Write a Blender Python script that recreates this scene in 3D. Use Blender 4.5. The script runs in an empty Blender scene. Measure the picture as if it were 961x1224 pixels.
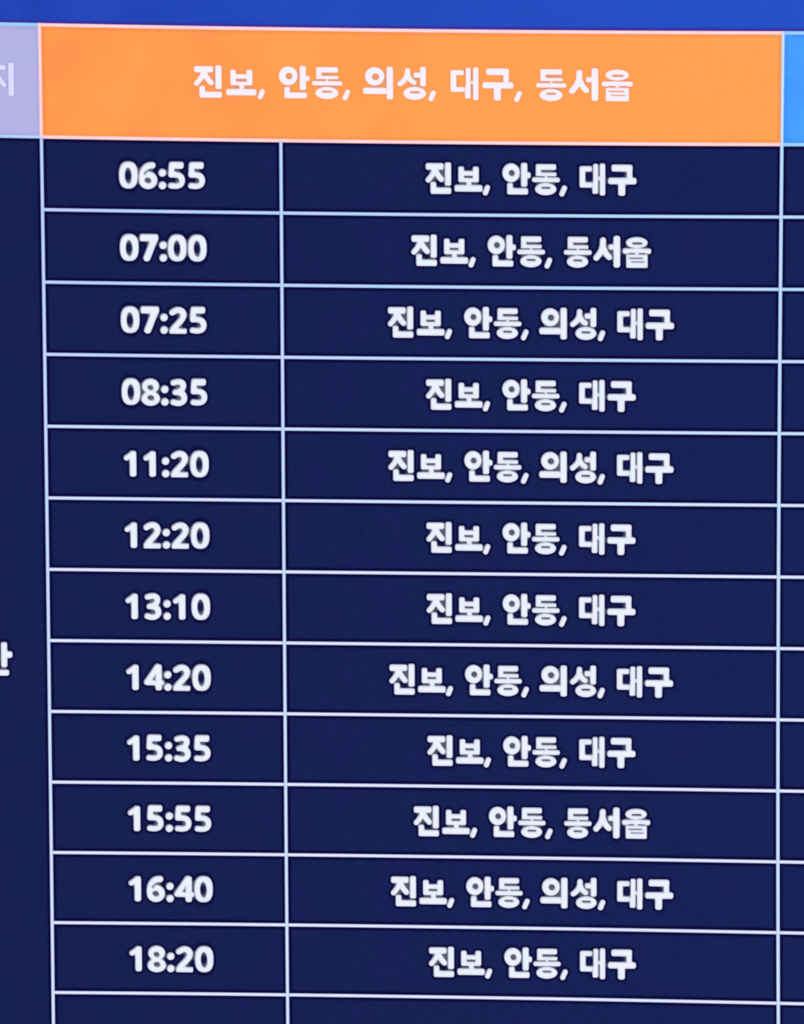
# A wall-mounted display screen with a bus timetable, seen in close-up.
import bpy, math
import numpy as np
from mathutils import Matrix, Vector

# ------------------------------------------------------------------ camera
S = 0.00035                       # metres per table unit (one row is 85 units = 30 mm high)
Z0 = 1.55                         # height of the table's middle above the floor
scene = bpy.context.scene
CAM_TILT, CAM_YAW, CAM_ROLL = 0.03433812848821775, 0.007039463252040301, 0.010650857045815615
CAM_T = np.array([-727.9305052389839, 133.69354903861134, 1681.2166669479193])
FOCAL = 1700.0 / 961.0            # focal length / picture width
SHIFT = (746.25152710444, -136.45185962908334)


def rot(ax, a):
    c, s = math.cos(a), math.sin(a)
    return np.array({'z': [[c, -s, 0], [s, c, 0], [0, 0, 1]],
                     'x': [[1, 0, 0], [0, c, -s], [0, s, c]],
                     'y': [[c, 0, s], [0, 1, 0], [-s, 0, c]]}[ax])


def to_world(a):                  # table axes (right, down, into the screen) -> world axes
    return Vector((a[0], a[2], -a[1]))


R = rot('y', CAM_YAW) @ rot('x', CAM_TILT) @ rot('z', CAM_ROLL)
pos = to_world(-R.T @ CAM_T) * S + Vector((0, 0, Z0))
r_, d_, f_ = (to_world(R[i]) for i in range(3))
cam_data = bpy.data.cameras.new('camera')
cam = bpy.data.objects.new('camera', cam_data)
scene.collection.objects.link(cam)
m = Matrix(((r_[0], -d_[0], -f_[0], pos[0]), (r_[1], -d_[1], -f_[1], pos[1]),
            (r_[2], -d_[2], -f_[2], pos[2]), (0, 0, 0, 1)))
cam.matrix_world = m
cam_data.sensor_fit = 'HORIZONTAL'
cam_data.sensor_width = 36.0
cam_data.lens = 36.0 * FOCAL
_H = 1024 * 961 / 803.0           # picture height in table-fit pixels
cam_data.clip_start, cam_data.clip_end = 0.01, 50.0
cx = 480.5 + SHIFT[0]
cy = 612.0 + SHIFT[1]
# sensor_fit HORIZONTAL measures both shifts in picture widths
cam_data.shift_x = -(cx - 480.5) / 961.0
cam_data.shift_y = (cy - _H / 2) / 961.0
scene.camera = cam

# ------------------------------------------------------------------ world, exposure
world = bpy.data.worlds.new('World')
scene.world = world
world.use_nodes = True
world.node_tree.nodes['Background'].inputs[0].default_value = (0.8, 0.9, 1.0, 1)
world.node_tree.nodes['Background'].inputs[1].default_value = 0.03      # a dim room: the screen lights itself
scene.view_settings.view_transform = 'Standard'
scene.view_settings.look = 'None'
scene.view_settings.exposure = 0
scene.view_settings.gamma = 1
scene.view_settings.use_curve_mapping = False
scene.cycles.pixel_filter_type = 'BLACKMAN_HARRIS'
scene.cycles.filter_width = 1.75   # the phone picture is a little soft


# ------------------------------------------------------------------ helpers
def lin(rgb):
    return tuple(((c / 255) / 12.92 if c / 255 <= 0.04045 else ((c / 255 + 0.055) / 1.055) ** 2.4) for c in rgb) + (1,)


CU = [-0.315, -0.599, -0.276, -0.472, 0.045, 0.826, 1.825, 0.014, 0.287]
CV = [-0.093, -0.45, -1.551, -0.216, -0.343, 0.982, 1.403, 2.262, -0.084]


def bow(u, v):
    """The table is drawn a hair (about 1 unit) off straight, as measured; returns the offset."""
    a = np.clip((np.asarray(u, float) - 480) / 480, -1.1, 1.1)
    b = np.clip((np.asarray(v, float) - 600) / 600, -1.1, 1.1)
    t = [1 + 0 * a, a, b, a * b, a * a, b * b, a * b * b, a * a * b, b ** 3]
    return sum(p * q for p, q in zip(CU, t)), sum(p * q for p, q in zip(CV, t))


def pt(u, v, front=0.0):          # table position -> world position; front in metres towards the viewer
    du, dv = bow(u, v)
    return Vector(((u + float(du) - 480) * S, -front, Z0 - (v + float(dv) - 600) * S))


def link(name, mesh, parent, loc=(0, 0, 0), label=None):
    o = bpy.data.objects.new(name, mesh)
    scene.collection.objects.link(o)
    if parent is not None:
        o.parent = parent
    o.location = loc
    if label:
        o['label'] = label
    return o


def make_mesh(name, co, faces, mat, prt=None):
    me = bpy.data.meshes.new(name)
    me.from_pydata([tuple(c) for c in co], [], [tuple(f) for f in faces])
    me.materials.append(mat)
    a = me.attributes.new('print', 'FLOAT_COLOR', 'POINT')
    p = np.zeros((len(co), 4), np.float32)
    p[:, 3] = 1
    if prt is not None:
        p[:, :3] = prt
    a.data.foreach_set('color', p.ravel())
    me.update()
    return me


# ------------------------------------------------------------------ materials
def screen_mat(name, a, b, edge=None, ghost=None, tint=None, blotch=60.0, grain=0.05, side=None,
               side_amount=1.0):
    """Glowing screen ink: two close colours in soft blotches, fine grain, and the print attribute:
    R = dark outline drawn round letters and cells, G = grey drop shadow of the lettering, B = tint."""
    mt = bpy.data.materials.new(name)
    mt.use_nodes = True
    nt = mt.node_tree
    N, L = nt.nodes, nt.links
    bs = N['Principled BSDF']
    bs.inputs['Base Color'].default_value = (0.01, 0.01, 0.012, 1)
    bs.inputs['Roughness'].default_value = 0.4
    geo = N.new('ShaderNodeNewGeometry')

    def noise(scale_units, stretch=(1, 1, 1), detail=2.0):
        mp = N.new('ShaderNodeMapping')
        mp.inputs['Scale'].default_value = stretch
        L.new(geo.outputs['Position'], mp.inputs['Vector'])
        n = N.new('ShaderNodeTexNoise')
        n.inputs['Scale'].default_value = 1.0 / (scale_units * S)
        n.inputs['Detail'].default_value = detail
        L.new(mp.outputs[0], n.inputs['Vector'])
        return n.outputs['Fac']

    def mix(fac, c1, c2, blend='MIX'):
        x = N.new('ShaderNodeMix')
        x.data_type = 'RGBA'
        x.blend_type = blend
        for s_, v_ in ((x.inputs[0], fac), (x.inputs[6], c1), (x.inputs[7], c2)):
            if isinstance(v_, (tuple, float, int)):
                s_.default_value = v_
            else:
                L.new(v_, s_)
        return x.outputs[2]

    def ramp(val, lo, hi, o0=0.0, o1=1.0):
        r = N.new('ShaderNodeMapRange')
        r.inputs[1].default_value, r.inputs[2].default_value = lo, hi
        r.inputs[3].default_value, r.inputs[4].default_value = o0, o1
        L.new(val, r.inputs[0])
        return r.outputs[0]
    at = N.new('ShaderNodeAttribute')
    at.attribute_name = 'print'
    sp = N.new('ShaderNodeSeparateColor')
    L.new(at.outputs['Color'], sp.inputs[0])
    col = mix(ramp(noise(blotch), 0.35, 0.65), lin(a), lin(b))
    if side is not None:          # colour drifts across the panel with the viewing angle of the photograph's screen
        xyz = N.new('ShaderNodeSeparateXYZ')
        L.new(geo.outputs['Position'], xyz.inputs[0])
        col = mix(ramp(xyz.outputs['X'], -0.15, 0.16, 0.0, side_amount), col, lin(side))
    if tint is not None:
        col = mix(sp.outputs[2], col, lin(tint))
    g1 = ramp(noise(2.6, (1, 1, 1), 1.0), 0.3, 0.7, 1 - grain, 1 + grain)
    g2 = ramp(noise(9.0, (1, 1, 1.2), 1.0), 0.3, 0.7, 1 - grain * 0.5, 1 + grain * 0.5)
    mu = N.new('ShaderNodeMath')
    mu.operation = 'MULTIPLY'
    L.new(g1, mu.inputs[0])
    L.new(g2, mu.inputs[1])
    if edge is not None:
        col = mix(sp.outputs[0], col, lin(edge))
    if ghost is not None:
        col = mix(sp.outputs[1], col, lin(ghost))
    L.new(col, bs.inputs['Emission Color'])
    L.new(mu.outputs[0], bs.inputs['Emission Strength'])
    return mt


M_NAVY = screen_mat('navy_cell_ink', (18, 32, 80), (23, 30, 83), edge=(8, 4, 56), ghost=(92, 92, 106),
                    side=(22, 34, 89), grain=0.11, side_amount=0.75)
M_ORANGE = screen_mat('orange_header_ink', (255, 149, 78), (255, 160, 79), edge=(246, 132, 70), ghost=(188, 140, 134),
                      side=(255, 164, 84), grain=0.02, blotch=90)
M_LAVENDER = screen_mat('lavender_header_ink', (177, 180, 228), (184, 178, 230), edge=(160, 160, 215),
                        ghost=(150, 150, 200), blotch=30, grain=0.02)
M_SKY = screen_mat('light_blue_header_ink', (66, 152, 252), (76, 165, 255), edge=(56, 144, 242), grain=0.02)
M_BAND = screen_mat('royal_blue_band_ink', (30, 66, 178), (38, 72, 188), edge=(52, 48, 162), side=(37, 81, 198),
                    grain=0.04)
M_WHITE = screen_mat('white_lettering_ink', (228, 243, 255), (240, 241, 253), edge=(212, 213, 236),
                     ghost=(138, 142, 166), blotch=14, grain=0.015)
M_WHITE_H = screen_mat('white_header_lettering_ink', (250, 240, 255), (244, 244, 255), edge=(255, 226, 222),
                       ghost=(232, 214, 226), blotch=14, grain=0.01)
M_PALE = screen_mat('pale_header_lettering_ink', (220, 226, 255), (226, 216, 255), edge=(206, 206, 246),
                    blotch=16, grain=0.01)
M_LINE = screen_mat('white_line_ink', (186, 226, 255), (214, 222, 255), tint=(246, 249, 255), edge=(120, 150, 230),
                    side=(196, 240, 255), side_amount=0.7,
                    blotch=45, grain=0.02)
M_LINE_H = screen_mat('pink_line_ink', (255, 218, 226), (255, 230, 236), edge=(250, 184, 176), blotch=40, grain=0.01)
M_LINE_B = screen_mat('blue_line_ink', (160, 212, 255), (176, 220, 255), edge=(130, 180, 245), blotch=40, grain=0.01)
body = bpy.data.materials.new('black_panel_plastic')
body.use_nodes = True
body.node_tree.nodes['Principled BSDF'].inputs['Base Color'].default_value = (0.012, 0.012, 0.014, 1)
body.node_tree.nodes['Principled BSDF'].inputs['Roughness'].default_value = 0.5

# ------------------------------------------------------------------ lettering shapes
# b = rounded bar (x0, y0, x1, y1, corner), l = round stroke (points, half width), e = ellipse, a leading minus cuts away
GLYPHS = {
    '진': [('b', 0.19, -18.32, 21.84, -9.94, 2.79),('l', [(11.15, -11.99),(9.76, -6.86),(6.97, -2.49),(3.44, 1.61)], 3.44),('l', [(11.99, -9.19),(15.06, -3.6),(18.86, 0.77)], 3.53),('b', 22.77, -19.25, 30.57, 8.5, 2.42),('b', 5.76, 3.66, 13.01, 18.19, 2.42),('b', 5.76, 10.09, 30.66, 18.19, 2.42)],
    '보': [('b', 38.56, -14.67, 45.71, 4.14, 2.23),('b', 55.65, -14.67, 63.08, 4.14, 2.23),('b', 39.67, -9.55, 61.96, -3.4, 0.46),('b', 38.74, -1.35, 62.89, 4.14, 1.86),('b', 48.03, 2.56, 54.34, 8.15, 0.28),('b', 34.1, 6.84, 67.35, 15.22, 2.6)],
    'c1': [('l', [(72.98, 9.89),(70.56, 16.13)], 3.34)],
    '안': [('e', 10.49, -7.61, 10.49, 11.26),('-e', 11.24, -7.34, 3.43, 3.44),('b', 21.91, -19.62, 29.8, 8.86, 2.6),('b', 27.67, -8.64, 33.79, -1.19, 2.6),('b', 5.57, 4.02, 12.81, 17.99, 2.41),('b', 5.57, 10.07, 30.73, 17.99, 2.41)],
    '동': [('b', 39.27, -18.34, 63.68, -10.99, 2.23),('b', 39.27, -18.34, 46.14, -3.73, 2.23),('b', 39.27, -8.66, 64.05, -3.73, 1.11),('-b', 41.59, -3.82, 50.13, -2.61, 0.28),('-b', 52.91, -3.82, 62.47, -2.61, 0.28),('b', 49.95, -4.85, 53.19, -1.13, 0.28),('b', 34.82, -2.8, 68.04, 3.34, 2.6),('e', 51.15, 11.07, 12.81, 7.45),('-b', 46.14, 8.55, 56.53, 10.6, 0.84)],
    'c2': [('l', [(73.13, 9.66),(70.16, 16.55)], 3.34)],
    '의': [('e', 13.08, -7.96, 10.85, 10.89),('-e', 14.1, -7.5, 3.71, 3.54),('b', 0.0, 3.95, 26.43, 12.42, 3.15),('b', 24.95, -19.5, 33.11, 18.18, 2.6)],
    '성': [('l', [(47.76, -14.72),(47.49, -8.95),(44.05, -3.37),(39.79, 0.07)], 3.52),('l', [(48.23, -8.95),(50.54, -4.3),(54.62, -1.42)], 3.34),('b', 60.28, -19.83, 67.79, 3.42, 2.6),('b', 53.51, -13.32, 61.67, -6.26, 2.41),('e', 55.18, 10.58, 12.61, 8.0),('-b', 50.17, 8.25, 60.56, 10.48, 0.93)],
    'c3': [('l', [(74.86, 9.93),(72.27, 16.44)], 3.43)],
    '대': [('b', 0.0, -16.41, 7.32, 9.16, 2.6),('b', 0.0, -16.41, 15.29, -9.53, 2.6),('b', 0.0, 2.28, 15.85, 9.16, 2.6),('b', 16.03, -19.19, 22.33, 7.77, 2.04),('b', 15.1, 1.26, 22.33, 16.32, 2.04),('b', 21.78, -4.32, 24.56, 0.33, 0.19),('b', 23.72, -19.75, 30.68, 18.27, 2.41)],
    '구': [('b', 37.54, -18.57, 62.74, -9.93, 2.78),('b', 55.51, -18.38, 62.56, -0.91, 2.41),('b', 33.55, -3.33, 67.47, 4.94, 2.97),('b', 45.41, 1.88, 54.22, 18.32, 2.97)],
    '서': [('l', [(81.13, -14.21),(80.64, -5.85),(77.81, 0.67),(73.27, 6.33)], 3.81),('l', [(81.5, -5.85),(84.2, 1.16),(88.37, 5.47)], 3.68),('b', 93.16, -19.99, 101.51, 17.89, 3.19),('b', 87.27, -9.91, 95.62, -3.02, 2.46)],
    '울': [('e', 120.81, -11.86, 13.01, 6.76),('-b', 115.65, -12.1, 127.32, -9.89, 0.98),('b', 103.99, -5.34, 138.0, 1.55, 2.7),('b', 108.16, 1.67, 133.83, 17.91, 1.72),('-b', 111.6, 0.32, 118.6, 1.3, 0.49),('-b', 123.27, 0.32, 131.25, 1.3, 0.49),('b', 118.72, -0.54, 123.02, 2.53, 0.25),('-b', 111.6, 5.73, 127.93, 6.96, 0.49),('-b', 114.18, 10.28, 129.77, 11.27, 0.49)],
    '0': [('e2', -0.01, -0.05, 11.44, 16.32),('-e', -0.26, 0.64, 3.73, 9.03)],
    '6': [('e', -0.03, 5.8, 11.2, 10.89),('-e', -0.28, 5.92, 3.69, 2.94),('l', [(-7.05, 5.07),(-7.05, -1.05),(-4.89, -6.86),(-0.52, -11.15),(5.01, -11.58)], 4.31),('-l', [(-4.34, -1.17),(-2.25, -4.23),(0.83, -5.82),(3.91, -5.95),(7.6, -5.21)], 0.62)],
    '5': [('b', -8.85, -16.47, 8.99, -7.54, 3.08),('l', [(-5.34, -12.56),(-6.14, -1.23)], 3.81),('l', [(-6.14, -0.92),(0.2, -1.17),(5.12, 0.61),(7.02, 5.5),(5.42, 10.59),(-0.11, 12.54),(-6.51, 11.81)], 3.81)],
    '7': [('b', -11.1, -16.37, 11.47, -7.03, 2.84),('l', [(7.1, -11.52),(3.09, -2.0),(-0.24, 6.6),(-2.47, 12.0)], 4.56)],
    '8': [('e', 0.0, -6.9, 10.53, 9.15),('e', 0.0, 7.94, 11.46, 9.03),('-e', -0.12, -5.17, 3.35, 2.72),('-e', 0.19, 6.95, 3.84, 2.72)],
    '3': [('l', [(-6.2, -11.02),(-0.62, -12.5),(4.33, -11.39),(5.82, -7.49),(3.71, -2.85),(-1.24, -0.26),(-4.03, 0.24)], 3.84),('l', [(-1.86, -0.01),(4.33, 1.35),(6.94, 6.42),(5.32, 11.37),(-0.62, 13.6),(-6.69, 11.87)], 3.9)],
    '1': [('l', [(1.24, -11.55),(-2.25, -9.25),(-6.23, -6.45)], 3.61),('b', -2.87, -15.16, 5.72, 16.14, 3.11)],
    '2': [('l', [(-6.56, -9.07),(-1.58, -12.19),(4.02, -11.56),(7.0, -7.02),(5.38, -1.73),(0.91, 3.25),(-4.69, 8.86),(-6.56, 11.97)], 4.04),('b', -10.6, 9.36, 10.55, 16.45, 1.87)],
    '4': [('l', [(4.67, -12.24),(-0.01, -5.15),(-7.81, 5.82)], 4.12),('b', 1.74, -15.75, 10.11, 16.16, 3.0),('b', -10.62, 3.31, 12.85, 10.08, 2.87),('-l', [(2.18, -2.21),(1.37, 0.68),(-0.63, 2.37)], 0.37)],
    ':': [('e', 0.07, -3.04, 4.85, 4.98),('e', 0.07, 11.78, 4.85, 4.98)],
    '지': [('b', -16.39, -40.21, 7.42, -34.18, 1.48),('l', [(-4.09, -34.18),(-2.12, -26.39),(5.25, -16.86)], 2.85),('l', [(-4.09, -34.18),(-7.53, -25.42),(-14.42, -16.66)], 2.85),('b', 10.17, -43.23, 17.05, -3.72, 1.97)],
    '산': [('l', [(-23.8, -38.12),(-24.37, -29.52),(-32.68, -20.35)], 3.55),('l', [(-23.51, -29.52),(-20.36, -24.93),(-15.78, -20.92)], 3.44),('b', -9.59, -40.53, -1.91, -9.91, 2.52),('b', -4.32, -29.52, 4.39, -21.26, 2.86),('b', -27.81, -15.19, -20.07, 0.01, 2.52),('b', -27.81, -7.56, 0.15, 0.12, 2.86)],
}


def sdf_prim(q, x, y):
    k = q[0][-1]
    if k == 'b':
        x0, y0, x1, y1, r = q[1:]
        r = min(r, (x1 - x0) / 2, (y1 - y0) / 2)
        dx = np.abs(x - (x0 + x1) / 2) - (x1 - x0) / 2 + r
        dy = np.abs(y - (y0 + y1) / 2) - (y1 - y0) / 2 + r
        return np.hypot(np.maximum(dx, 0), np.maximum(dy, 0)) + np.minimum(np.maximum(dx, dy), 0) - r
    if k == 'l':
        d = np.full(x.shape, 1e9)
        pts = q[1]
        for _ in range(2 if len(pts) > 2 else 0):         # round the stroke's corners
            pts = [pts[0]] + [(a[0] * w_ + b_[0] * (1 - w_), a[1] * w_ + b_[1] * (1 - w_))
                              for a, b_ in zip(pts[:-1], pts[1:]) for w_ in (.75, .25)] + [pts[-1]]
        for (ax, ay), (bx, by) in zip(pts[:-1], pts[1:]):
            ex, ey = bx - ax, by - ay
            t = np.clip(((x - ax) * ex + (y - ay) * ey) / max(ex * ex + ey * ey, 1e-9), 0, 1)
            d = np.minimum(d, np.hypot(x - ax - t * ex, y - ay - t * ey))
        return d - q[2]
    cx_, cy_, rx, ry = q[1:]
    if k == '2':                  # squarer ellipse (the digit 0)
        p = 2.5
        X, Y = np.abs(x - cx_) / rx, np.abs(y - cy_) / ry
        k0 = (X ** p + Y ** p) ** (1 / p) + 1e-9
        return (k0 - 1) * min(rx, ry)
    X, Y = (x - cx_) / rx, (y - cy_) / ry
    k0 = np.sqrt(X * X + Y * Y) + 1e-9
    k1 = np.sqrt((X / rx) ** 2 + (Y / ry) ** 2) + 1e-9
    return k0 * (k0 - 1) / k1


def sdf(placed, x, y):
    """placed: list of (glyph, du, dv, scale x, scale y, thinning). Negative inside."""
    out = np.full(x.shape, 1e9)
    for g, du, dv, sx, sy, thin in placed:
        gx, gy = (x - du) / sx, (y - dv) / sy
        d = np.full(x.shape, 1e9)
        for q in GLYPHS[g]:
            if q[0][0] != '-':
                d = np.minimum(d, sdf_prim(q, gx, gy) + thin * 2 / (sx + sy))
        for q in GLYPHS[g]:
            if q[0][0] == '-':
                d = np.maximum(d, -sdf_prim(q, gx, gy))
        out = np.minimum(out, d * (sx + sy) / 2)
    return out


def bounds(placed):
    xs, ys = [], []
    for g, du, dv, sx, sy, _ in placed:
        for q in GLYPHS[g]:
            k = q[0][-1]
            if k == 'b':
                px, py = [q[1], q[3]], [q[2], q[4]]
            elif k == 'l':
                px = [p[0] + s_ * q[2] for p in q[1] for s_ in (-1, 1)]
                py = [p[1] + s_ * q[2] for p in q[1] for s_ in (-1, 1)]
            else:
                px, py = [q[1] - q[3], q[1] + q[3]], [q[2] - q[4], q[2] + q[4]]
            xs += [p * sx + du for p in px]
            ys += [p * sy + dv for p in py]
    return min(xs), min(ys), max(xs), max(ys)


def smooth(t):
    t = np.clip(t, 0, 1)
    return t * t * (3 - 2 * t)


def lettering_mesh(name, placed, mat, step=0.7, shadow=1.0):
    """One flat clean outline of the letters: a fine grid clipped where the distance field turns positive."""
    x0, y0, x1, y1 = bounds(placed)
    gx = np.arange(x0 - 1.5, x1 + 2, step)
    gy = np.arange(y0 - 1.5, y1 + 2, step)
    X, Y = np.meshgrid(gx, gy)
    D = sdf(placed, X, Y)
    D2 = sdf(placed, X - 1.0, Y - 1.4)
    verts, val, faces, key = [], [], [], {}

    def vert(k, x, y, d, d2):
        if k not in key:
            key[k] = len(verts)
            verts.append((x * S, 0, -y * S))
            depth = -d
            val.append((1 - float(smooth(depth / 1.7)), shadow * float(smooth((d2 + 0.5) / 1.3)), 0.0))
        return key[k]
    h, w = D.shape
    for j in range(h - 1):
        row = D[j:j + 2]
        for i in range(w - 1):
            c = ((j, i), (j, i + 1), (j + 1, i + 1), (j + 1, i))
            ds = [D[a] for a in c]
            if min(ds) >= 0:
                continue
            poly = []
            for n in range(4):
                a, b = c[n], c[(n + 1) % 4]
                da, db = ds[n], ds[(n + 1) % 4]
                if da < 0:
                    poly.append(vert(a, X[a], Y[a], da, D2[a]))
                if (da < 0) != (db < 0):
                    t = da / (da - db)
                    poly.append(vert(tuple(sorted((a, b))), X[a] + t * (X[b] - X[a]), Y[a] + t * (Y[b] - Y[a]), 0.0,
                                     D2[a] + t * (D2[b] - D2[a])))
            if len(poly) >= 3:
                faces.append(poly)
    return make_mesh(name, verts, faces, mat, np.array(val))


def box_blur(a, r):
    k = np.exp(-0.5 * (np.arange(-3 * r, 3 * r + 1) / r) ** 2)
    k /= k.sum()
    a = np.apply_along_axis(lambda m_: np.convolve(m_, k, 'same'), 0, a)
    return np.apply_along_axis(lambda m_: np.convolve(m_, k, 'same'), 1, a)


def cell_mesh(name, u0, v0, u1, v1, mat, origin, placed=(), rims=(1, 1, 1, 1), halo=(1.9, 2.6), back=0.9):
    """A cell of the table: flat sheet with its dark inner border, plus the outline printed round its lettering.
    placed is in cell-centre coordinates; rims = strength left, top, right, bottom."""
    co, faces, prt = [], [], []
    wr = (4.4, 6.6)

    def cuts(a, b):
        return [a, a + wr[0], a + wr[1], a + 14] + list(np.linspace(a + 14, b - 14, 10)[1:-1]) + [b - 14, b - wr[1], b - wr[0], b]
    us, vs = cuts(u0, u1), cuts(v0, v1)
    for v in vs:
        for u in us:
            rw = [rims[0] * (1 - (u - u0 - wr[0]) / (wr[1] - wr[0])), rims[2] * (1 - (u1 - u - wr[0]) / (wr[1] - wr[0])),
                  rims[1] * (1 - (v - v0 - wr[0]) / (wr[1] - wr[0])), rims[3] * (1 - (v1 - v - wr[0]) / (wr[1] - wr[0]))]
            rw = [min(max(t, 0), k) for t, k in zip(rw, (rims[0], rims[2], rims[1], rims[3]))]
            co.append(pt(u, v) - origin)
            prt.append((max(rw), 0, 0))
    n = len(us)
    for j in range(len(vs) - 1):
        for i in range(n - 1):
            faces.append((j * n + i, (j + 1) * n + i, (j + 1) * n + i + 1, j * n + i + 1))
    if placed:
        uc, vc = (u0 + u1) / 2, (v0 + v1) / 2
        x0, y0, x1, y1 = bounds(placed)
        step = 0.75
        gx = np.arange(max(x0 - 8, u0 - uc + 4), min(x1 + 8, u1 - uc - 4), step)
        gy = np.arange(y0 - 8, y1 + 8, step)
        X, Y = np.meshgrid(gx, gy)
        D = sdf(placed, X, Y)
        rim = 1 - smooth((D - halo[0]) / halo[1])
        cover = box_blur((D < 0.4).astype(float), 5)
        cover2 = box_blur((D < 0.4).astype(float), 3)
        grey = back * smooth((np.maximum(cover, cover2) - 0.54) / 0.16)
        du, dv = bow(uc, vc)
        P = np.stack([(X + uc + du - 480) * S - origin[0], np.full(X.shape, -0.00003 - origin[1]),
                      Z0 - (Y + vc + dv - 600) * S - origin[2]], -1)
        act = rim > 0.001
        h, w = D.shape
        use = act[:-1, :-1] | act[1:, :-1] | act[:-1, 1:] | act[1:, 1:]
        base = len(co)
        idx = -np.ones((h, w), int)
        js, is_ = np.nonzero(use)
        cnt = base
        need = np.zeros((h, w), bool)
        for a, b in ((0, 0), (1, 0), (0, 1), (1, 1)):
            need[js + a, is_ + b] = True
        idx[need] = base + np.arange(need.sum())
        co += [tuple(c) for c in P[need]]
        prt += [(a * 0.85, b, 0) for a, b in zip(rim[need], grey[need])]
        faces += [(idx[j, i], idx[j + 1, i], idx[j + 1, i + 1], idx[j, i + 1]) for j, i in zip(js.tolist(), is_.tolist())]
    return make_mesh(name, co, faces, mat, np.array(prt))


# ------------------------------------------------------------------ the screen
U = (-110.0, 48.0, 48.0 + 281.58, 48.0 + 868.73, 1075.0)          # column lines
V_TOP, V_HEAD = 165.0 - 130.47, 165.0
PITCH = 85.0
ROWS = 14
V_END = V_HEAD + PITCH * ROWS

screen = bpy.data.objects.new('timetable_screen', None)
scene.collection.objects.link(screen)
ORG = pt(480, 600)
screen.location = ORG
screen['label'] = 'large bus timetable screen with navy rows, white departure times and an orange Korean header'
screen['category'] = 'display screen'


def part(name, mesh, origin, parent=None, label=None):
    base = ORG if parent is None else parent['_o']
    o = link(name, mesh, screen if parent is None else parent, Vector(origin) - Vector(base), label)
    return o


def box_mesh(name, x0, x1, y0, y1, z0, z1, mat):
    co = [(x, y, z) for x in (x0, x1) for y in (y0, y1) for z in (z0, z1)]
    f = [(0, 1, 3, 2), (4, 6, 7, 5), (0, 4, 5, 1), (2, 3, 7, 6), (0, 2, 6, 4), (1, 5, 7, 3)]
    return make_mesh(name, co, f, mat)


xa, xb = (U[0] - 480) * S, (U[4] - 480) * S
za, zb = -(V_END - 600) * S, -(-120 - 600) * S
link('panel_housing', box_mesh('panel_housing', xa - .004, xb + .004, 0.0006, 0.028, za - .004, zb + .004, body), screen,
     label='dark slim housing behind the lit screen')


def add_cell(name, u0, v0, u1, v1, mat, label, placed=(), **kw):
    o_ = pt((u0 + u1) / 2, (v0 + v1) / 2)
    me = cell_mesh(name, u0, v0, u1, v1, mat, o_, placed, **kw)
    return link(name, me, screen, o_ - ORG, label), (u0 + u1) / 2, (v0 + v1) / 2


# title band and header cells
add_cell('title_band', U[0], -120, U[4], V_TOP, M_BAND, 'royal blue band above the table', rims=(0, 0, 0, 1))

LET = 0.00006
_cache = {}


def letters(kind, glyphs, cell, du, dv, mat, label, sx=1.0, sy=1.0, thin=0.0, shadow=1.0):
    """Lettering laid on a cell; the same word or digit shares its mesh."""
    k = (glyphs, mat.name, sx, sy, thin)
    if k not in _cache:
        _cache[k] = lettering_mesh(kind, [(g, 0, 0, sx, sy, thin) for g in glyphs], mat, shadow=shadow)
    return link(kind, _cache[k], cell, (du * S, -LET, -dv * S), label)


WORDS = {'jinbo': (('진', '보', 'c1'), '진보,'), 'andong': (('안', '동', 'c2'), '안동,'), 'uiseong': (('의', '성', 'c3'), '의성,'),
         'daegu': (('대', '구'), '대구'), 'daegu_comma': (('대', '구', 'c4'), '대구,'), 'dongseoul': (('동', '서', '울'), '동서울')}
GLYPHS['c4'] = [(q[0], [(a + 0.0, b + 0.0) for a, b in q[1]], q[2]) for q in GLYPHS['c2']]
DONG = min(q[1] for q in GLYPHS['동'] if q[0] == 'b')


def place(words, uc, vc, sx=1.0, sy=1.0, thin=0.0):
    out = []
    for w, left in words:
        off = left - uc - (DONG * sx if w == 'dongseoul' else 0)
        out.append((w, off, vc, sx, sy, thin))
    return out


# orange header
HX, HY, HT = 1.113, 1.045, 0.6
vh = (V_TOP + V_HEAD) / 2
HDV = HEAD_DV = -3.0
uch = (U[1] + U[3]) / 2
head_words = place([('jinbo', 226.8), ('andong', 326.8), ('uiseong', 425.4), ('daegu_comma', 528.3), ('dongseoul', 628.5)],
                   uch, HDV, HX, HY, HT)


def flat(ws):
    return [(g, off, dv, sx, sy, th) for w, off, dv, sx, sy, th in ws for g in WORDS[w][0]]


c, _, _ = add_cell('header_cell', U[1], V_TOP, U[3], V_HEAD, M_ORANGE,
                   'orange header cell listing all five destinations', flat(head_words), halo=(0.0, 1.6), back=0.45,
                   rims=(.6, .45, .4, .3))
for w, off, dv, sx, sy, th in head_words:
    letters('place_name', WORDS[w][0], c, off, dv, M_WHITE_H, 'white lettering reading ' + WORDS[w][1], sx, sy, th, .25)
uc = (U[0] + U[1]) / 2
ji = [('지', -uc, 122.5 - vh, 1, 1, 0)]
c, _, _ = add_cell('header_cell', U[0], V_TOP, U[1], V_HEAD, M_LAVENDER, 'lavender header cell at the left edge', ji,
                   halo=(0.0, 1.6), back=0.3, rims=(0, .4, .3, .3))
letters('header_letter', ('지',), c, -uc, 122.5 - vh, M_PALE, 'pale syllable 지', shadow=0)
add_cell('header_cell', U[3], V_TOP, U[4], V_HEAD, M_SKY, 'light blue header cell at the right edge', rims=(.6, .5, 0, .5))

# left column: one tall merged cell
vl = (V_HEAD + V_END) / 2
r8 = V_HEAD + PITCH * 7.5
san = [('산', -uc, r8 - vl, 1, 1, 0)]
c, _, _ = add_cell('merged_cell', U[0], V_HEAD, U[1], V_END, M_NAVY, 'tall navy cell down the left edge', san, rims=(0, 1, 1, 0))
letters('cell_letter', ('산',), c, -uc, r8 - vl, M_WHITE, 'white syllable 산 cut by the picture edge')

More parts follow.
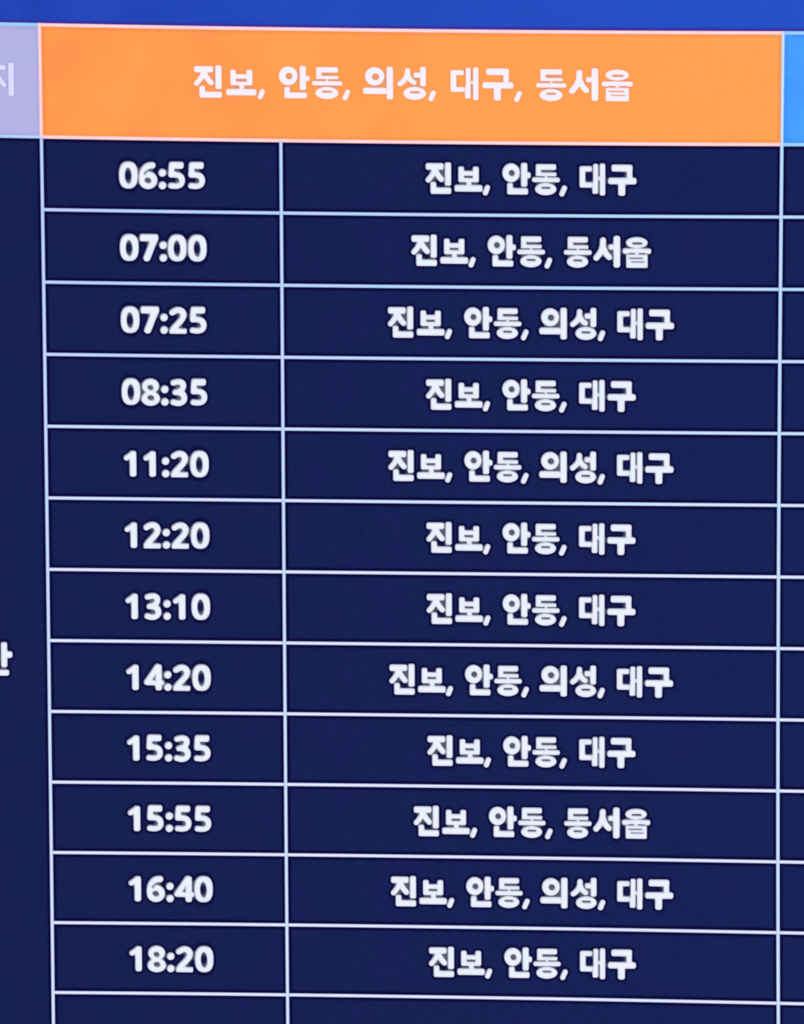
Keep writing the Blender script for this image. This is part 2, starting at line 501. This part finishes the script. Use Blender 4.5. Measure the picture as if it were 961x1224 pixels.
# rows
TIMES = ['06:55', '07:00', '07:25', '08:35', '11:20', '12:20', '13:10', '14:20', '15:35', '15:55', '16:40', '18:20', '', '']
ROUTES = ['A', 'B', 'C', 'A', 'C', 'A', 'A', 'C', 'A', 'B', 'C', 'A', '', '']
LAY = {'A': [('jinbo', 498.9), ('andong', 589.2), ('daegu', 679.8)],
       'B': [('jinbo', 482.0), ('andong', 571.9), ('dongseoul', 661.6)],
       'C': [('jinbo', 454.1), ('andong', 544.2), ('uiseong', 632.7), ('daegu', 724.6)]}
RT = 0.2
SLOT = (-40.0, -16.8, 0.0, 16.6, 40.3)
for k in range(ROWS):
    v0 = V_HEAD + PITCH * k
    t = TIMES[k]
    u_t, u_r = (U[1] + U[2]) / 2, (U[2] + U[3]) / 2
    placed = [(ch, 189.6 + s_ - u_t, 0, 1, 1, 0.2) for ch, s_ in zip(t, SLOT)]
    c, _, _ = add_cell('time_cell', U[1], v0, U[2], v0 + PITCH, M_NAVY,
                       ('navy cell with the time ' + t) if t else 'empty navy cell of the time column', placed)
    for ch, du, dv, *_ in placed:
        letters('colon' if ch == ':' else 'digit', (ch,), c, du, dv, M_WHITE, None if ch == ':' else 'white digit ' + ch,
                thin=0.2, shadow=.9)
    ws = place(LAY[ROUTES[k]], u_r, 0, thin=RT) if t else []
    names = ' '.join(WORDS[w[0]][1] for w in ws)
    c, _, _ = add_cell('route_cell', U[2], v0, U[3], v0 + PITCH, M_NAVY,
                       ('navy cell with the stops ' + names) if t else 'empty navy cell of the stops column', flat(ws))
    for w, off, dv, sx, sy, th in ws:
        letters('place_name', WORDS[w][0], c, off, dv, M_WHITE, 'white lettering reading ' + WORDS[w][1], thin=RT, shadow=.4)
    add_cell('next_column_cell', U[3], v0, U[4], v0 + PITCH, M_NAVY, 'navy cell cut by the right edge', rims=(1, 1, 0, 1))


# grid lines
def line(ua, va, ub, vb, mat, front, width=4.3, tint=0.0, tint2=None, label=None):
    n = max(2, int(max(abs(ub - ua), abs(vb - va)) / 40))
    horiz = abs(ub - ua) > abs(vb - va)
    o_ = pt((ua + ub) / 2, (va + vb) / 2)
    tint2 = tint if tint2 is None else tint2
    prof = [(-width / 2, front, 1.0), (-width / 2 + 1.0, front, .15), (width / 2 - 1.0, front, .15), (width / 2, front, 1.0)]
    co, prt, faces = [], [], []
    for i in range(n + 1):
        t = i / n
        u, v = ua + (ub - ua) * t, va + (vb - va) * t
        for off, fr, e in prof:
            co.append(pt(u + (0 if horiz else off), v + (off if horiz else 0), fr) - o_)
            prt.append((e, 0, tint + (tint2 - tint) * t))
    m_ = len(prof)
    for i in range(n):
        for j in range(m_ - 1):
            a = i * m_ + j
            faces.append((a, a + 1, a + m_ + 1, a + m_) if not horiz else (a, a + m_, a + m_ + 1, a + 1))
    return link('grid_line', make_mesh('grid_line', co, faces, mat, np.array(prt)), screen, o_ - ORG, label)


F1, F2 = 0.00006, 0.00009
for v in (V_TOP, V_HEAD):
    line(U[0], v, U[1], v, M_LINE_B if v == V_TOP else M_LINE, F1, 4.0)
    line(U[1], v, U[3], v, M_LINE_H, F1, 4.0)
    line(U[3], v, U[4], v, M_LINE_B, F1, 4.2)
for k in range(1, ROWS + 1):
    line(U[1], V_HEAD + PITCH * k, U[4], V_HEAD + PITCH * k, M_LINE, F1, 3.9, min(1, max(0, (k - 2.2) / 4)))
line(U[1], V_TOP - 2, U[1], V_HEAD, M_LINE_H, F2, 3.8)
line(U[1], V_HEAD, U[1], V_END, M_LINE, F2, 3.9, 0, .9)
line(U[2], V_HEAD, U[2], V_END, M_LINE, F2, 3.9, 0, .8)
line(U[3], V_TOP - 2, U[3], V_HEAD, M_LINE, F2, 4.0, .4)
line(U[3], V_HEAD, U[3], V_END, M_LINE, F2, 4.1, 0.1, .6)
